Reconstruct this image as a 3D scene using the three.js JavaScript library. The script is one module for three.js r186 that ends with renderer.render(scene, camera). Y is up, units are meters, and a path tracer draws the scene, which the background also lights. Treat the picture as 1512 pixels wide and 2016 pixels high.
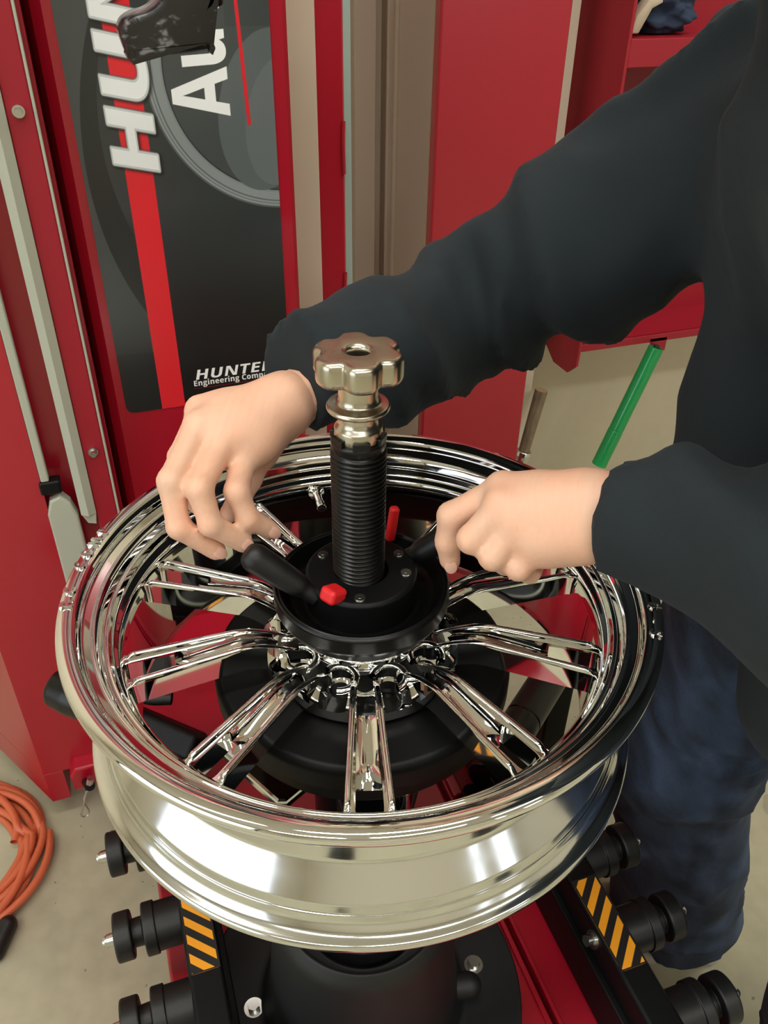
import * as THREE from 'three';
import { RoundedBoxGeometry } from 'three/addons/geometries/RoundedBoxGeometry.js';
import { mergeGeometries, mergeVertices, toCreasedNormals } from 'three/addons/utils/BufferGeometryUtils.js';
import { ImprovedNoise } from 'three/addons/math/ImprovedNoise.js';
import { RectAreaLightUniformsLib } from 'three/addons/lights/RectAreaLightUniformsLib.js';
import { FontLoader } from 'three/addons/loaders/FontLoader.js';
import { TextGeometry } from 'three/addons/geometries/TextGeometry.js';
import { Brush, Evaluator, SUBTRACTION } from 'three-bvh-csg';

// ---------------------------------------------------------------- camera
// World frame: floor y = 0, origin under the spindle, x along the machine's front, z towards the room.
const V3 = (x, y, z) => new THREE.Vector3(x, y, z);
const TURN = 0.3417, CT = Math.cos(TURN), ST = Math.sin(TURN);
const O = (x, y, z) => V3(x * CT - z * ST, y, x * ST + z * CT);       // camera-aligned frame -> world frame
const scene = new THREE.Scene();
const F = 1650, PITCH = 0.6182, ROLL = 0.0169;
const CAM = O(0.0171, 1.253, 0.543);
const fwd = O(0, -Math.sin(PITCH), -Math.cos(PITCH));
const up0 = O(0, Math.cos(PITCH), -Math.sin(PITCH)), rt0 = O(1, 0, 0);
const RT = rt0.clone().multiplyScalar(Math.cos(ROLL)).addScaledVector(up0, Math.sin(ROLL));
const UP = up0.clone().multiplyScalar(Math.cos(ROLL)).addScaledVector(rt0, -Math.sin(ROLL));
const camera = new THREE.PerspectiveCamera(2 * Math.atan(1008 / F) * 180 / Math.PI, 1512 / 2016, 0.02, 50);
camera.position.copy(CAM);
camera.quaternion.setFromRotationMatrix(new THREE.Matrix4().makeBasis(RT, UP, fwd.clone().negate()));
camera.updateMatrixWorld();
// pixel -> direction, then a point on a known plane or at a known distance
const ray = (px, py) => fwd.clone().multiplyScalar(F).addScaledVector(RT, px - 756).addScaledVector(UP, 1008 - py).normalize();
const PY = (px, py, h) => { const d = ray(px, py); return CAM.clone().addScaledVector(d, (h - CAM.y) / d.y); };
const PZ = (px, py, z) => { const d = ray(px, py); return CAM.clone().addScaledVector(d, (z - CAM.z) / d.z); };
const PD = (px, py, t) => CAM.clone().addScaledVector(ray(px, py), t);

// ---------------------------------------------------------------- light and exposure
const renderer = new THREE.WebGLRenderer({ antialias: true });
renderer.toneMapping = THREE.LinearToneMapping;
renderer.toneMappingExposure = 1.15;
renderer.shadowMap.enabled = true;
RectAreaLightUniformsLib.init();
scene.background = new THREE.Color(0xe4ecf4);   // overcast daylight, seen through the open bay door
scene.backgroundIntensity = 2.8;
const LAMP_COLOR = new THREE.Color().setRGB(1.0, 0.985, 0.93);
const LAMP_POWER = 11;
const LAMPS = [[-1.55, 0.35], [0.05, 0.35], [1.65, 0.35], [-1.55, 2.1], [0.05, 2.1], [1.65, 2.1]];
const CEIL = 3.1, WALL_Z = -1.09;

// ---------------------------------------------------------------- helpers
let seed = 7;
const rnd = () => { seed = (seed * 1664525 + 1013904223) >>> 0; return seed / 4294967296; };
const noise = new ImprovedNoise();
const names = {};
function numbered(n) { const k = names[n] = (names[n] ?? -1) + 1; return k ? `${n}_${String(k).padStart(3, '0')}` : n; }
function mesh(name, geo, mat, parent = scene) {
  const m = new THREE.Mesh(geo, mat); m.name = parent === scene ? numbered(name) : name;
  m.castShadow = m.receiveShadow = true; parent.add(m); return m;
}
function tag(o, label, category, group) { o.userData = { label, category }; if (group) o.userData.group = group; return o; }
function thing(name, label, category, pos = V3(0, 0, 0), group) {
  const g = new THREE.Group(); g.name = numbered(name); g.position.copy(pos); scene.add(g); return tag(g, label, category, group);
}
function struct(name, geo, mat, label) { const m = mesh(name, geo, mat); m.userData = { kind: 'structure' }; if (label) m.userData.label = label; return m; }
const clean = g => { g = g.index ? g.toNonIndexed() : g; for (const k of Object.keys(g.attributes)) if (!['position', 'normal', 'uv'].includes(k)) g.deleteAttribute(k);
  if (!g.attributes.uv) g.setAttribute('uv', new THREE.BufferAttribute(new Float32Array(g.attributes.position.count * 2), 2)); return g; };
const merge = a => mergeGeometries(a.map(clean));
const creased = (g, a = 0.6) => toCreasedNormals(g.scale(2000, 2000, 2000), a).scale(1 / 2000, 1 / 2000, 1 / 2000);   // it welds on a coarse grid, so work in large units
function bx(x0, x1, y0, y1, z0, z1, r = 0.0015, seg = 2) {
  const w = x1 - x0, h = y1 - y0, d = z1 - z0; r = Math.min(r, w * .49, h * .49, d * .49);
  return new RoundedBoxGeometry(w, h, d, seg, r).translate((x0 + x1) / 2, (y0 + y1) / 2, (z0 + z1) / 2);
}
function between(a, b, r1, r2 = r1, seg = 24, open = false) {   // cylinder from a to b
  const d = b.clone().sub(a), g = new THREE.CylinderGeometry(r2, r1, d.length(), seg, 1, open);
  g.translate(0, d.length() / 2, 0); g.applyQuaternion(new THREE.Quaternion().setFromUnitVectors(V3(0, 1, 0), d.normalize()));
  return g.translate(a.x, a.y, a.z);
}
function alongAxis(g, a, dir) { g.applyQuaternion(new THREE.Quaternion().setFromUnitVectors(V3(0, 1, 0), dir.clone().normalize())); return g.translate(a.x, a.y, a.z); }
// a lathe profile with filleted corners: [radius, height, fillet]
function profile(pts, closed = false, n = 4) {
  const out = [];
  pts.forEach((p, i) => {
    const q = new THREE.Vector2(p[0], p[1]), f = p[2] ?? 0.0008;
    if (!closed && (i === 0 || i === pts.length - 1) || !f) { out.push(q); return; }
    const a = pts[(i - 1 + pts.length) % pts.length], b = pts[(i + 1) % pts.length];
    const va = new THREE.Vector2(a[0] - p[0], a[1] - p[1]), vb = new THREE.Vector2(b[0] - p[0], b[1] - p[1]);
    const k = Math.min(f, va.length() * .45, vb.length() * .45);
    const A = q.clone().addScaledVector(va.normalize(), k), B = q.clone().addScaledVector(vb.normalize(), k);
    const sup = (v, kk, L) => { if (L > kk * 3) out.push(q.clone().addScaledVector(v, kk + Math.min(kk * .35, .0008))); };
    sup(va, k, Math.hypot(a[0] - p[0], a[1] - p[1]));
    for (let j = 0; j <= n; j++) { const t = j / n; out.push(new THREE.Vector2((1 - t) * (1 - t) * A.x + 2 * t * (1 - t) * q.x + t * t * B.x, (1 - t) * (1 - t) * A.y + 2 * t * (1 - t) * q.y + t * t * B.y)); }
    sup(vb, k, Math.hypot(b[0] - p[0], b[1] - p[1]));
  });
  if (closed) out.push(out[0].clone());
  return out;
}
const lathe = (pts, seg = 64, closed = false) => new THREE.LatheGeometry(profile(pts, closed), seg);
function extrude(pts, depth, bevel = 0.001, curve = 4) {
  const s = pts instanceof THREE.Shape ? pts : new THREE.Shape(pts.map(p => new THREE.Vector2(p[0], p[1])));
  return new THREE.ExtrudeGeometry(s, { depth: depth - 2 * bevel, bevelEnabled: bevel > 0, bevelThickness: bevel, bevelSize: bevel, bevelOffset: -bevel, bevelSegments: 2, curveSegments: curve }).translate(0, 0, bevel);
}
const planExtrude = (pts, y0, y1, bevel = 0.002) => extrude(pts.map(p => [p[0], -p[1]]), y1 - y0, bevel).rotateX(-Math.PI / 2).translate(0, y0, 0);   // pts are [x, z]
function hexBolt(p, dir, r = 0.007, h = 0.006) {
  return merge([alongAxis(new THREE.CylinderGeometry(r * 1.5, r * 1.5, h * .25, 20).translate(0, h * .12, 0), p, dir),
    alongAxis(new THREE.CylinderGeometry(r * .93, r, h, 6).translate(0, h * .65, 0), p, dir)]);
}
const tube = (pts, r, n = 60, rs = 10, closed = false) => new THREE.TubeGeometry(new THREE.CatmullRomCurve3(pts, closed), n, r, rs, closed);
// canvas and noise textures
function canvasTex(w, h, draw, srgb = true) {
  const c = document.createElement('canvas'); c.width = w; c.height = h; draw(c.getContext('2d'), w, h);
  const t = new THREE.CanvasTexture(c); if (srgb) t.colorSpace = THREE.SRGBColorSpace; t.wrapS = t.wrapT = THREE.RepeatWrapping; t.magFilter = THREE.LinearFilter; return t;
}
function dataTex(n, fn, srgb = true) {
  const d = new Uint8Array(n * n * 4);
  for (let y = 0; y < n; y++) for (let x = 0; x < n; x++) { const c = fn(x / n, y / n, x, y), i = (y * n + x) * 4; d[i] = c[0]; d[i + 1] = c[1]; d[i + 2] = c[2]; d[i + 3] = 255; }
  const t = new THREE.DataTexture(d, n, n); if (srgb) t.colorSpace = THREE.SRGBColorSpace; t.wrapS = t.wrapT = THREE.RepeatWrapping; t.magFilter = t.minFilter = THREE.LinearFilter; t.needsUpdate = true; return t;
}
// tileable fbm
function fbm(x, y, per, oct = 4, z = 0) {
  let s = 0, a = .5, f = per;
  for (let i = 0; i < oct; i++) { // blend of four shifted copies keeps it periodic
    const X = x * f, Y = y * f, n = (i0, j0) => noise.noise(X - i0 * f, Y - j0 * f, z + i * 7.3);
    s += a * ((n(0, 0) * (1 - x) + n(1, 0) * x) * (1 - y) + (n(0, 1) * (1 - x) + n(1, 1) * x) * y); a *= .5; f *= 2;
  }
  return s;
}
const clamp = (v, a = 0, b = 255) => Math.max(a, Math.min(b, v));

// ---------------------------------------------------------------- materials
const phys = o => new THREE.MeshPhysicalMaterial(o), std = o => new THREE.MeshStandardMaterial(o);
const paintBump = dataTex(256, (x, y) => { const v = clamp(128 + 260 * fbm(x, y, 24, 2)); return [v, v, v]; }, false);
const M = {};
M.red = phys({ color: 0xa30f25, roughness: .34, clearcoat: .35, clearcoatRoughness: .18 });
M.redFlat = phys({ color: 0x961124, roughness: .5 });
M.grey = std({ color: 0xa9ab9b, roughness: .55 });
M.greyGreen = std({ color: 0x9eb0a8, roughness: .45, metalness: .1 });
M.darkGap = std({ color: 0x3a3432, roughness: .8 });
M.tan = std({ color: 0xbfb09b, roughness: .6 });
M.black = phys({ color: 0x060708, roughness: .5, specularIntensity: .5 });
M.blackSatin = phys({ color: 0x060707, roughness: .32, specularIntensity: .8 });
M.blackMatte = std({ color: 0x101213, roughness: .55 });
M.rubber = std({ color: 0x0b0c0d, roughness: .48 });
M.chrome = std({ color: 0xeaeae8, metalness: 1, roughness: .035 });
M.chromeSoft = std({ color: 0xe2e2de, metalness: 1, roughness: .08 });
M.zinc = std({ color: 0xc9cac6, metalness: 1, roughness: .25 });
M.nickel = std({ color: 0xc3bcab, metalness: 1, roughness: .26 });
M.redPlastic = phys({ color: 0xd81e22, roughness: .45 });
const brushMap = dataTex(256, (x, y) => { const v = clamp(118 + 90 * fbm(x, y, 4, 3) + 46 * noise.noise(.5, y * 190, 2)); return [v, v, v]; }, false);
M.barrel = std({ color: 0xdfe0de, metalness: 1, roughness: .3, roughnessMap: brushMap });
brushMap.repeat.set(6, 1);
M.barrel.roughness = .27;

const flecks = Array.from({ length: 420 }, () => [rnd(), rnd(), .0008 + .0026 * rnd() * rnd(), rnd() * 3.2, .25 + .5 * rnd()]), fleckAt = {};
for (const f of flecks) for (let i = -1; i <= 1; i++) for (let j = -1; j <= 1; j++) { const k = (Math.floor(f[0] * 64) + i + 64) % 64 * 64 + (Math.floor(f[1] * 64) + j + 64) % 64; (fleckAt[k] ??= []).push(f); }
const floorMap = dataTex(1024, (x, y) => {
  const n = fbm(x, y, 3, 5), s = fbm(x, y, 40, 3, 5), d = fbm(x, y, 9, 3, 9);
  let v = 1 + n * .30 + s * .14; const sp = fbm(x, y, 70, 2, 21);
  if (sp > .30) v *= .62; if (d > .30) v *= .90;
  for (const f of fleckAt[Math.floor(x * 64) * 64 + Math.floor(y * 64)] ?? []) { const a = x - f[0], b = y - f[1], u = a * Math.cos(f[3]) + b * Math.sin(f[3]), w = (b * Math.cos(f[3]) - a * Math.sin(f[3])) * 2.2; if (u * u + w * w < f[2] * f[2]) v *= f[4]; }
  return [clamp(170 * v), clamp(166 * v), clamp(141 * v)];
});
floorMap.repeat.set(1, 1);
M.floor = std({ map: floorMap, roughness: .78 });
const wallMap = dataTex(512, (x, y) => { const n = fbm(x, y, 4, 5), s = fbm(x, y, 50, 2, 3); const v = 1 + n * .06 + s * .03; return [clamp(214 * v), clamp(204 * v), clamp(180 * v)]; });
M.wall = std({ map: wallMap, roughness: .75 });
M.wallPlain = std({ color: 0xcfc8b6, roughness: .8 });
M.ceiling = std({ color: 0xd8d6ce, roughness: .85 });
const clothBump = dataTex(256, (x, y, i, j) => { const v = clamp(128 + 120 * fbm(x, y, 48, 2) + 25 * Math.sin(i * 1.57) * Math.sin(j * 1.57)); return [v, v, v]; }, false);
clothBump.repeat.set(6, 6);
M.hoodie = phys({ color: 0x1a2327, roughness: .95, sheen: .4, sheenColor: new THREE.Color(0x50606c), sheenRoughness: .6, bumpMap: clothBump, bumpScale: .0006 });
const jeanMap = dataTex(512, (x, y, i, j) => { const n = fbm(x, y, 3, 4), w = fbm(x, y, 90, 2, 4) + .12 * Math.sin((i + j) * 1.1); const v = 1 + n * 1.1 + w * .4; return [clamp(54 * v), clamp(67 * v), clamp(88 * v)]; });
jeanMap.repeat.set(3, 3);
M.jeans = std({ map: jeanMap, roughness: .9, bumpMap: clothBump, bumpScale: .0004 });
const skinMap = dataTex(256, (x, y) => { const n = fbm(x, y, 5, 4), s = fbm(x, y, 40, 2, 4); const v = 1 + n * .10 + s * .05; return [clamp(228 * v), clamp(180 * v - n * 16), clamp(152 * v - n * 18)]; });
skinMap.repeat.set(2, 2);
M.skin = phys({ map: skinMap, roughness: .5, sheen: .2, sheenColor: new THREE.Color(0xffb090) });
M.nail = phys({ color: 0xe0b09c, roughness: .35 });
M.hair = std({ color: 0x2a2019, roughness: .6 });
M.orange = phys({ color: 0xc2613f, roughness: .42 });
M.wood = std({ map: dataTex(256, (x, y) => { const g = fbm(x, y, 5, 3) * 60 + 14 * Math.sin((x * 40) + 6 * fbm(x, y, 3, 2)); const v = 118 + g * .6; return [clamp(v), clamp(v * .86), clamp(v * .68)]; }), roughness: .7 });
M.woodEnd = std({ color: 0xa38a63, roughness: .8 });
M.green = phys({ color: 0x35c874, roughness: .15, transmission: .6, thickness: 0 });
M.greenCore = std({ color: 0x0f3d22, roughness: .4 });
M.navy = std({ color: 0x27344a, roughness: .95, bumpMap: clothBump, bumpScale: .001 });
M.canvas = std({ color: 0xb9aa92, roughness: .9 });
M.lampBody = std({ color: 0xe6e6e2, roughness: .5 });
M.lamp = std({ color: 0xffffff, emissive: LAMP_COLOR, emissiveIntensity: 9 });
M.shoe = std({ color: 0x8f8d88, roughness: .8 });
M.sole = std({ color: 0xcfccc2, roughness: .7 });

// ---------------------------------------------------------------- room
{
  const xa = -3.2, xb = 3.4, za = WALL_Z, zb = 4.2, t = .15;
  const uvXZ = g => { const p = g.attributes.position, uv = g.attributes.uv; for (let i = 0; i < p.count; i++) uv.setXY(i, p.getX(i) / 1.3, p.getZ(i) / 1.3); return g; };
  const uvXY = g => { const p = g.attributes.position, uv = g.attributes.uv; for (let i = 0; i < p.count; i++) uv.setXY(i, p.getX(i) / 1.6, p.getY(i) / 1.6); return g; };
  const box = (x0, x1, y0, y1, z0, z1) => new THREE.BoxGeometry(x1 - x0, y1 - y0, z1 - z0).translate((x0 + x1) / 2, (y0 + y1) / 2, (z0 + z1) / 2);
  struct('floor', uvXZ(box(xa - t, xb + t, -t, 0, za - t, zb + t)), M.floor);
  struct('ceiling', box(xa - t, xb + t, CEIL, CEIL + t, za - t, zb + t), M.ceiling);
  struct('wall_back', uvXY(box(xa - t, xb + t, 0, CEIL, za - t, za)), M.wall);
  const holed = (a0, a1, holes) => { const q = new THREE.Shape([[a0, 0], [a1, 0], [a1, CEIL], [a0, CEIL]].map(v => new THREE.Vector2(...v)));
    for (const [h0, h1, y0, y1] of holes) q.holes.push(new THREE.Path([[h0, y0], [h0, y1], [h1, y1], [h1, y0]].map(v => new THREE.Vector2(...v)))); return new THREE.ExtrudeGeometry(q, { depth: t, bevelEnabled: false }); };
  struct('wall_front', holed(xa - t, xb + t, [[1.55, 1.85, .9, 2.3], [2.35, 3.0, .9, 2.3]]).translate(0, 0, zb), M.wallPlain);
  struct('wall_left', holed(za, zb, [[-.1, 2.9, .0001, 2.65]]).rotateY(-Math.PI / 2).translate(xa, 0, 0), M.wallPlain);
  [[1.55, 1.85], [2.35, 3.0]].forEach(([a, b], i) => { const w = struct('window_' + (i + 1), merge([box(a, b, .9, .93, zb + .03, zb + .09), box(a, b, 2.27, 2.3, zb + .03, zb + .09), box(a, a + .03, .93, 2.27, zb + .03, zb + .09), box(b - .03, b, .93, 2.27, zb + .03, zb + .09)]), M.lampBody);
    mesh('pane', box(a + .03, b - .03, .93, 2.27, zb + .055, zb + .06), phys({ color: 0xffffff, roughness: 0, transmission: 1, thickness: 0 }), w); });
  struct('trim_2', merge([box(xa - .02, xa + .02, 0, 2.72, -.17, -.1), box(xa - .02, xa + .02, 0, 2.72, 2.9, 2.97), box(xa - .02, xa + .02, 2.65, 2.72, -.1, 2.9)]), M.darkGap, 'dark frame of the open bay door');
  struct('forecourt', box(xa - 30, xa - t, -t, -.01, -25, 25), M.wallPlain, 'pale concrete forecourt outside the bay door');
  struct('wall_right', box(xb, xb + t, 0, CEIL, za, zb), M.wallPlain);
  // tan steel post with ribs against the back wall, seen between the machine's red panels
  struct('trim_3', bx(PZ(1126, 0, -.872).x, PZ(1146, 0, -.872).x, 0, CEIL, -.90, -.872), std({ color: 0xe2d7c0, roughness: .7 }), 'slim cream wall upright');
  const zp = za + .05, X = px => PZ(px, 0, zp).x;
  const post = struct('trim_1', merge([bx(X(697), X(741), 0, CEIL, za, zp), bx(X(741), X(764), 0, CEIL, za, zp - .030), bx(X(764), X(858), 0, CEIL, za, zp)]), M.tan, 'tan ribbed steel wall post');
  mesh('rib', bx(X(776), X(785), 0, CEIL, zp - .002, zp + .009, .003), M.tan, post);
}
for (const [i, [x, z]] of LAMPS.entries()) {
  const g = thing('ceiling_light', 'white twin-tube fluorescent ceiling fitting', 'ceiling light', V3(x, CEIL, z), 'fluorescent fittings on the ceiling');
  mesh('housing', bx(-.62, .62, -.07, 0, -.14, .14, .01), M.lampBody, g);
  mesh('diffuser', bx(-.6, .6, -.085, -.07, -.12, .12, .006), M.lamp, g);
  const L = new THREE.RectAreaLight(LAMP_COLOR, LAMP_POWER, 1.2, .24); L.position.set(0, -.09, 0); L.rotation.x = -Math.PI / 2; L.name = 'tube_light'; g.add(L);
}

// ---------------------------------------------------------------- tyre changer
const DECK = .35, ZP = -.464, ZD = -.504, TOP = 1.75;
const changer = thing('tyre_changer', 'red tyre changer with printed black tower panel, black roller arms and red base', 'tyre changer');
{
  const P = (n, g, m, parent = changer) => mesh(n, g, m, parent);
  // left column, with a chamfered side running back
  const col = P('side_column', merge([
    planExtrude([[-.391, ZP], [-.281, ZP], [-.281, -.72], [-.545, -.72]], .115, TOP, .004),
    planExtrude([[-.391, ZP], [-.362, ZP], [-.362, -.72], [-.545, -.72]], .045, .12, .004)]), M.red);
  // grey guide plates
  P('guide_plate', bx(-.2805, -.2705, .66, TOP, -.475, -.462, .002), M.grey);
  P('clip', bx(-.284, -.258, .641, .66, -.478, -.46, .003), M.black);
  const lp = extrude([[-.276, .63], [-.262, .636], [-.252, .622], [-.246, .60], [-.246, .3], [-.283, .3], [-.283, .61]], .02, .003).translate(0, 0, -.482);
  P('guide_plate', lp, M.grey);
  P('backing_panel', bx(-.285, -.19, .1, TOP, -.56, -.50), M.red);
  const ch = planExtrude([[-.2425, -.49], [-.2425, -.463], [-.233, -.457], [-.2235, -.463], [-.2235, -.49]], .60, TOP, .001);
  P('guide_channel', merge([ch, extrude([[-.2425, .602], [-.236, .586], [-.226, .583], [-.2235, .60]], .02, .001).translate(0, 0, -.483)]), M.grey);
  const fl = P('flange', bx(-.2235, -.197, .12, TOP, -.478, -.466, .002), M.redFlat);
  for (const y of [1.089, .692]) P('bolt', merge([alongAxis(new THREE.CylinderGeometry(.0062, .0062, .003, 20), V3(-.211, y, -.4645), V3(0, 0, 1)), alongAxis(new THREE.CylinderGeometry(.0036, .0042, .008, 16), V3(-.211, y, -.460), V3(0, 0, 1))]), M.zinc, fl);
  P('flange_edge', bx(-.197, -.194, .12, TOP, -.478, -.466, .001), M.grey, fl);
  P('recess', bx(-.194, -.17, .12, TOP, -.60, -.56), M.redFlat);
  // tower body
  const tower = P('tower_panel', planExtrude([[-.189, -.545], [-.182, -.515], [-.171, ZD], [.072, ZD], [.078, -.512], [.078, -.70], [-.189, -.70]], .34, TOP, .003), M.red);
  // printed decal
  const U0 = -.1612, W = .2186, V0 = .7186, V1 = 1.40, S = 640 / W, H = Math.round((V1 - V0) * S);
  const tex = canvasTex(640, H, (c, w, h) => {
    const X = u => (u - .2298) * S, Y = v => (V1 - v) * S;
    c.fillStyle = '#1d2020'; c.fillRect(0, 0, w, h);
    let g = c.createLinearGradient(0, 0, w * .35, 0); g.addColorStop(0, '#474c4c'); g.addColorStop(1, '#3a3e3e'); c.fillStyle = g; c.fillRect(0, 0, w, h);
    // tyre silhouette
    c.fillStyle = '#232626'; c.beginPath(); c.ellipse(X(.47), Y(1.02), .236 * S, .30 * S, 0, 0, 7); c.fill();
    g = c.createLinearGradient(0, Y(.98), 0, Y(.72)); g.addColorStop(0, 'rgba(52,56,56,1)'); g.addColorStop(.6, 'rgba(24,26,26,1)'); g.addColorStop(1, 'rgba(18,20,20,1)');
    c.fillStyle = g; c.fillRect(X(.305), Y(1.0), w, h);
    c.fillStyle = g; c.beginPath(); c.ellipse(X(.47), Y(1.05), .215 * S, .25 * S, 0, 0, 7); c.fill();
    c.fillStyle = '#1c1e1e'; c.fillRect(0, Y(.80), X(.305), h);
    g = c.createLinearGradient(0, Y(.88), 0, Y(.78)); g.addColorStop(0, '#43484800'); g.addColorStop(1, '#1c1e1e'); c.fillStyle = g; c.fillRect(0, Y(.88), X(.274), (.1) * S);
    // wheel rim arcs
    const cx = X(.46), cy = Y(1.115);
    const disc = (r, f) => { c.fillStyle = f; c.beginPath(); c.arc(cx, cy, r * S, 0, 7); c.fill(); };
    disc(.151, '#565c5c'); disc(.149, '#8d9494'); disc(.147, '#6e7575'); disc(.1455, '#8a9191'); disc(.1435, '#59605f'); disc(.142, '#868d8d'); disc(.133, '#7d8484'); disc(.131, '#2d3131'); disc(.1295, '#434848');
    c.fillStyle = '#5b6262'; c.beginPath(); c.ellipse(X(.44), Y(1.07), .055 * S, .085 * S, .2, 0, 7); c.fill();
    c.fillStyle = '#666d6d'; c.beginPath(); c.ellipse(X(.455), Y(1.06), .04 * S, .07 * S, .2, 0, 7); c.fill();
    c.fillStyle = '#3c4141'; c.fillRect(X(.40), Y(1.40), w, (1.40 - 1.155) * S);
    // red stripe
    c.fillStyle = '#d8222c'; c.fillRect(X(.275), Y(1.40), .0302 * S, h);
    c.beginPath(); c.moveTo(X(.4085), Y(1.24)); c.lineTo(X(.4125), Y(1.24)); c.lineTo(X(.4205), Y(1.058)); c.lineTo(X(.4165), Y(1.058)); c.fill();
    // big lettering running upwards
    const word = (txt, u, v, cap, adv, skew, style) => {
      let p = v;
      for (const ch of txt) {
        const A = adv[ch] ?? adv.d; c.save(); c.translate(X(u), Y(p)); c.rotate(-Math.PI / 2); c.transform(1, 0, -skew, 1, 0, 0);
        c.font = `bold ${cap / .729 * S}px sans-serif`; const m = c.measureText(ch).width; c.scale(A.w * S / m, 1); style(c, ch); c.restore(); p += A.a;
      }
    };
    const bev = (c, ch) => { c.lineJoin = 'round'; c.shadowColor = 'rgba(0,0,0,.9)'; c.shadowBlur = 10; c.shadowOffsetX = 4; c.shadowOffsetY = 5;
      c.lineWidth = 13; c.strokeStyle = '#6d7373'; c.strokeText(ch, 0, 0); c.shadowColor = 'transparent';
      c.lineWidth = 9; c.strokeStyle = '#c4c9c9'; c.strokeText(ch, 0, 0); c.fillStyle = '#e9ecec'; c.fillText(ch, 0, 0); };
    word('HUNTER', .3125, 1.0065, .049, { d: { w: .0745, a: .0708 } }, .22, bev);
    word('Auto34', .3975, 1.069, .062, { A: { w: .048, a: .047 }, d: { w: .042, a: .043 } }, -.05, (c, ch) => { c.fillStyle = '#f1f3f2'; c.fillText(ch, 0, 0); c.lineWidth = 3; c.strokeStyle = '#f1f3f2'; c.strokeText(ch, 0, 0); });
    // maker's line at the foot
    c.save(); c.translate(X(.3209), Y(.7535)); c.transform(1, 0, -.25, 1, 0, 0); c.font = `bold ${.0142 / .729 * S}px sans-serif`; c.fillStyle = '#f4f4f2';
    c.scale(.104 * S / c.measureText('HUNTER').width, 1); c.fillText('HUNTER', 0, 0); c.restore();
    c.save(); c.translate(X(.3190), Y(.7445)); c.font = `bold ${.0112 * S}px sans-serif`; c.fillStyle = '#eeeeea'; c.scale(.112 * S / c.measureText('Engineering Company').width, 1); c.fillText('Engineering Company', 0, 0); c.restore();
    c.fillStyle = '#8c1d22'; c.fillRect(X(.319), Y(.7415), .112 * S, 2);
  });
  const sh = new THREE.Shape(); const r = .012;
  sh.moveTo(r, 0); sh.lineTo(W, 0); sh.lineTo(W, V1 - V0); sh.lineTo(0, V1 - V0); sh.lineTo(0, r); sh.quadraticCurveTo(0, 0, r, 0);
  const dg = new THREE.ExtrudeGeometry(sh, { depth: .0008, bevelEnabled: false, curveSegments: 8 }); const p = dg.attributes.position, uv = dg.attributes.uv;
  for (let i = 0; i < p.count; i++) uv.setXY(i, p.getX(i) / W, p.getY(i) / (V1 - V0));
  dg.translate(U0, V0, ZD + .0003);
  const dec = P('decal', dg, phys({ map: tex, roughness: .35, clearcoat: .3, clearcoatRoughness: .2 }), tower); dec.userData.label = 'dark printed decal with rising white lettering and red stripe';
  // right of the tower panel
  P('back_plate', bx(.079, .131, .34, TOP, -.62, -.59), M.tan);
  const beam = P('slide_beam', bx(.132, .173, .34, TOP, -.634, -.614, .003), M.red);
  for (const y of [1.0, .80]) P('weld', tube([V3(.1715, y + .035, -.6135), V3(.1705, y + .01, -.613), V3(.1712, y - .03, -.6135)], .0028, 20, 8), M.red, beam);
  P('slide_rail', bx(.173, .1835, .34, TOP, -.66, -.618, .001), M.greyGreen);
  P('rail_back', bx(.1835, .194, .34, TOP, -.74, -.70, .001), M.greyGreen);
  P('hose_end', bx(.115, .135, .80, .83, -.64, -.62, .004), M.black);
  // right-hand cover panel
  P('cover_panel', bx(.363, .575, .06, TOP, -.788, -.764, .004), M.red);
  // base
  const base = P('base', merge([bx(-.225, .131, .04, DECK, -.70, .42, .004), bx(.137, .236, .04, DECK, -.70, .42, .004), bx(.12, .15, .04, DECK - .02, -.69, .41, .004)]), M.red);
  P('rib', bx(.139, .152, DECK - .005, DECK + .012, -.60, -.06, .003), M.red, base);
  P('edge_strip', bx(.1255, .131, DECK - .002, DECK + .004, -.02, .42, .001), M.red, base);
  P('edge_strip', bx(.137, .1415, DECK - .002, DECK + .004, -.02, .42, .001), M.red, base);
  // black arms with rollers
  const arm = (x0, x1, side, zs, hz) => {
    const a = P('roller_arm', merge([bx(x0, x1, .395, .45, -.19, .44, .004), side < 0 ? bx(x1 - .004, x1 + .006, .352, .41, -.19, .44, .002) : bx(x0 - .006, x0 + .004, .352, .41, -.19, .44, .002), bx(x0 + .004, x1 - .004, .35, .40, -.19, .44, .002)]), M.black);
    const st = canvasTex(128, 384, (c, w, h) => { c.fillStyle = '#151515'; c.fillRect(0, 0, w, h); c.fillStyle = '#f2a01e'; for (let k = -3; k < 9; k++) { c.beginPath(); const y = k * 86; c.moveTo(8, y + 30); c.lineTo(w - 8, y + 30 + side * -104); c.lineTo(w - 8, y + 74 + side * -104); c.lineTo(8, y + 74); c.fill(); } c.fillStyle = '#151515'; c.fillRect(0, 0, w, 6); c.fillRect(0, h - 6, w, 6); });
    const g = new THREE.BoxGeometry(x1 - x0 - .004, .0006, hz[1] - hz[0]).translate((x0 + x1) / 2, .4503, (hz[0] + hz[1]) / 2);
    const d = P('hazard_sticker', g, std({ map: st, roughness: .5 }), a); d.userData.label = 'black and orange striped warning sticker';
    P('bolt', hexBolt(V3(side < 0 ? x1 + .0005 : x0 - .0005, .437, side < 0 ? .157 : .184), V3(-side, .25, 0), .0062, .009), M.zinc, a);
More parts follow.
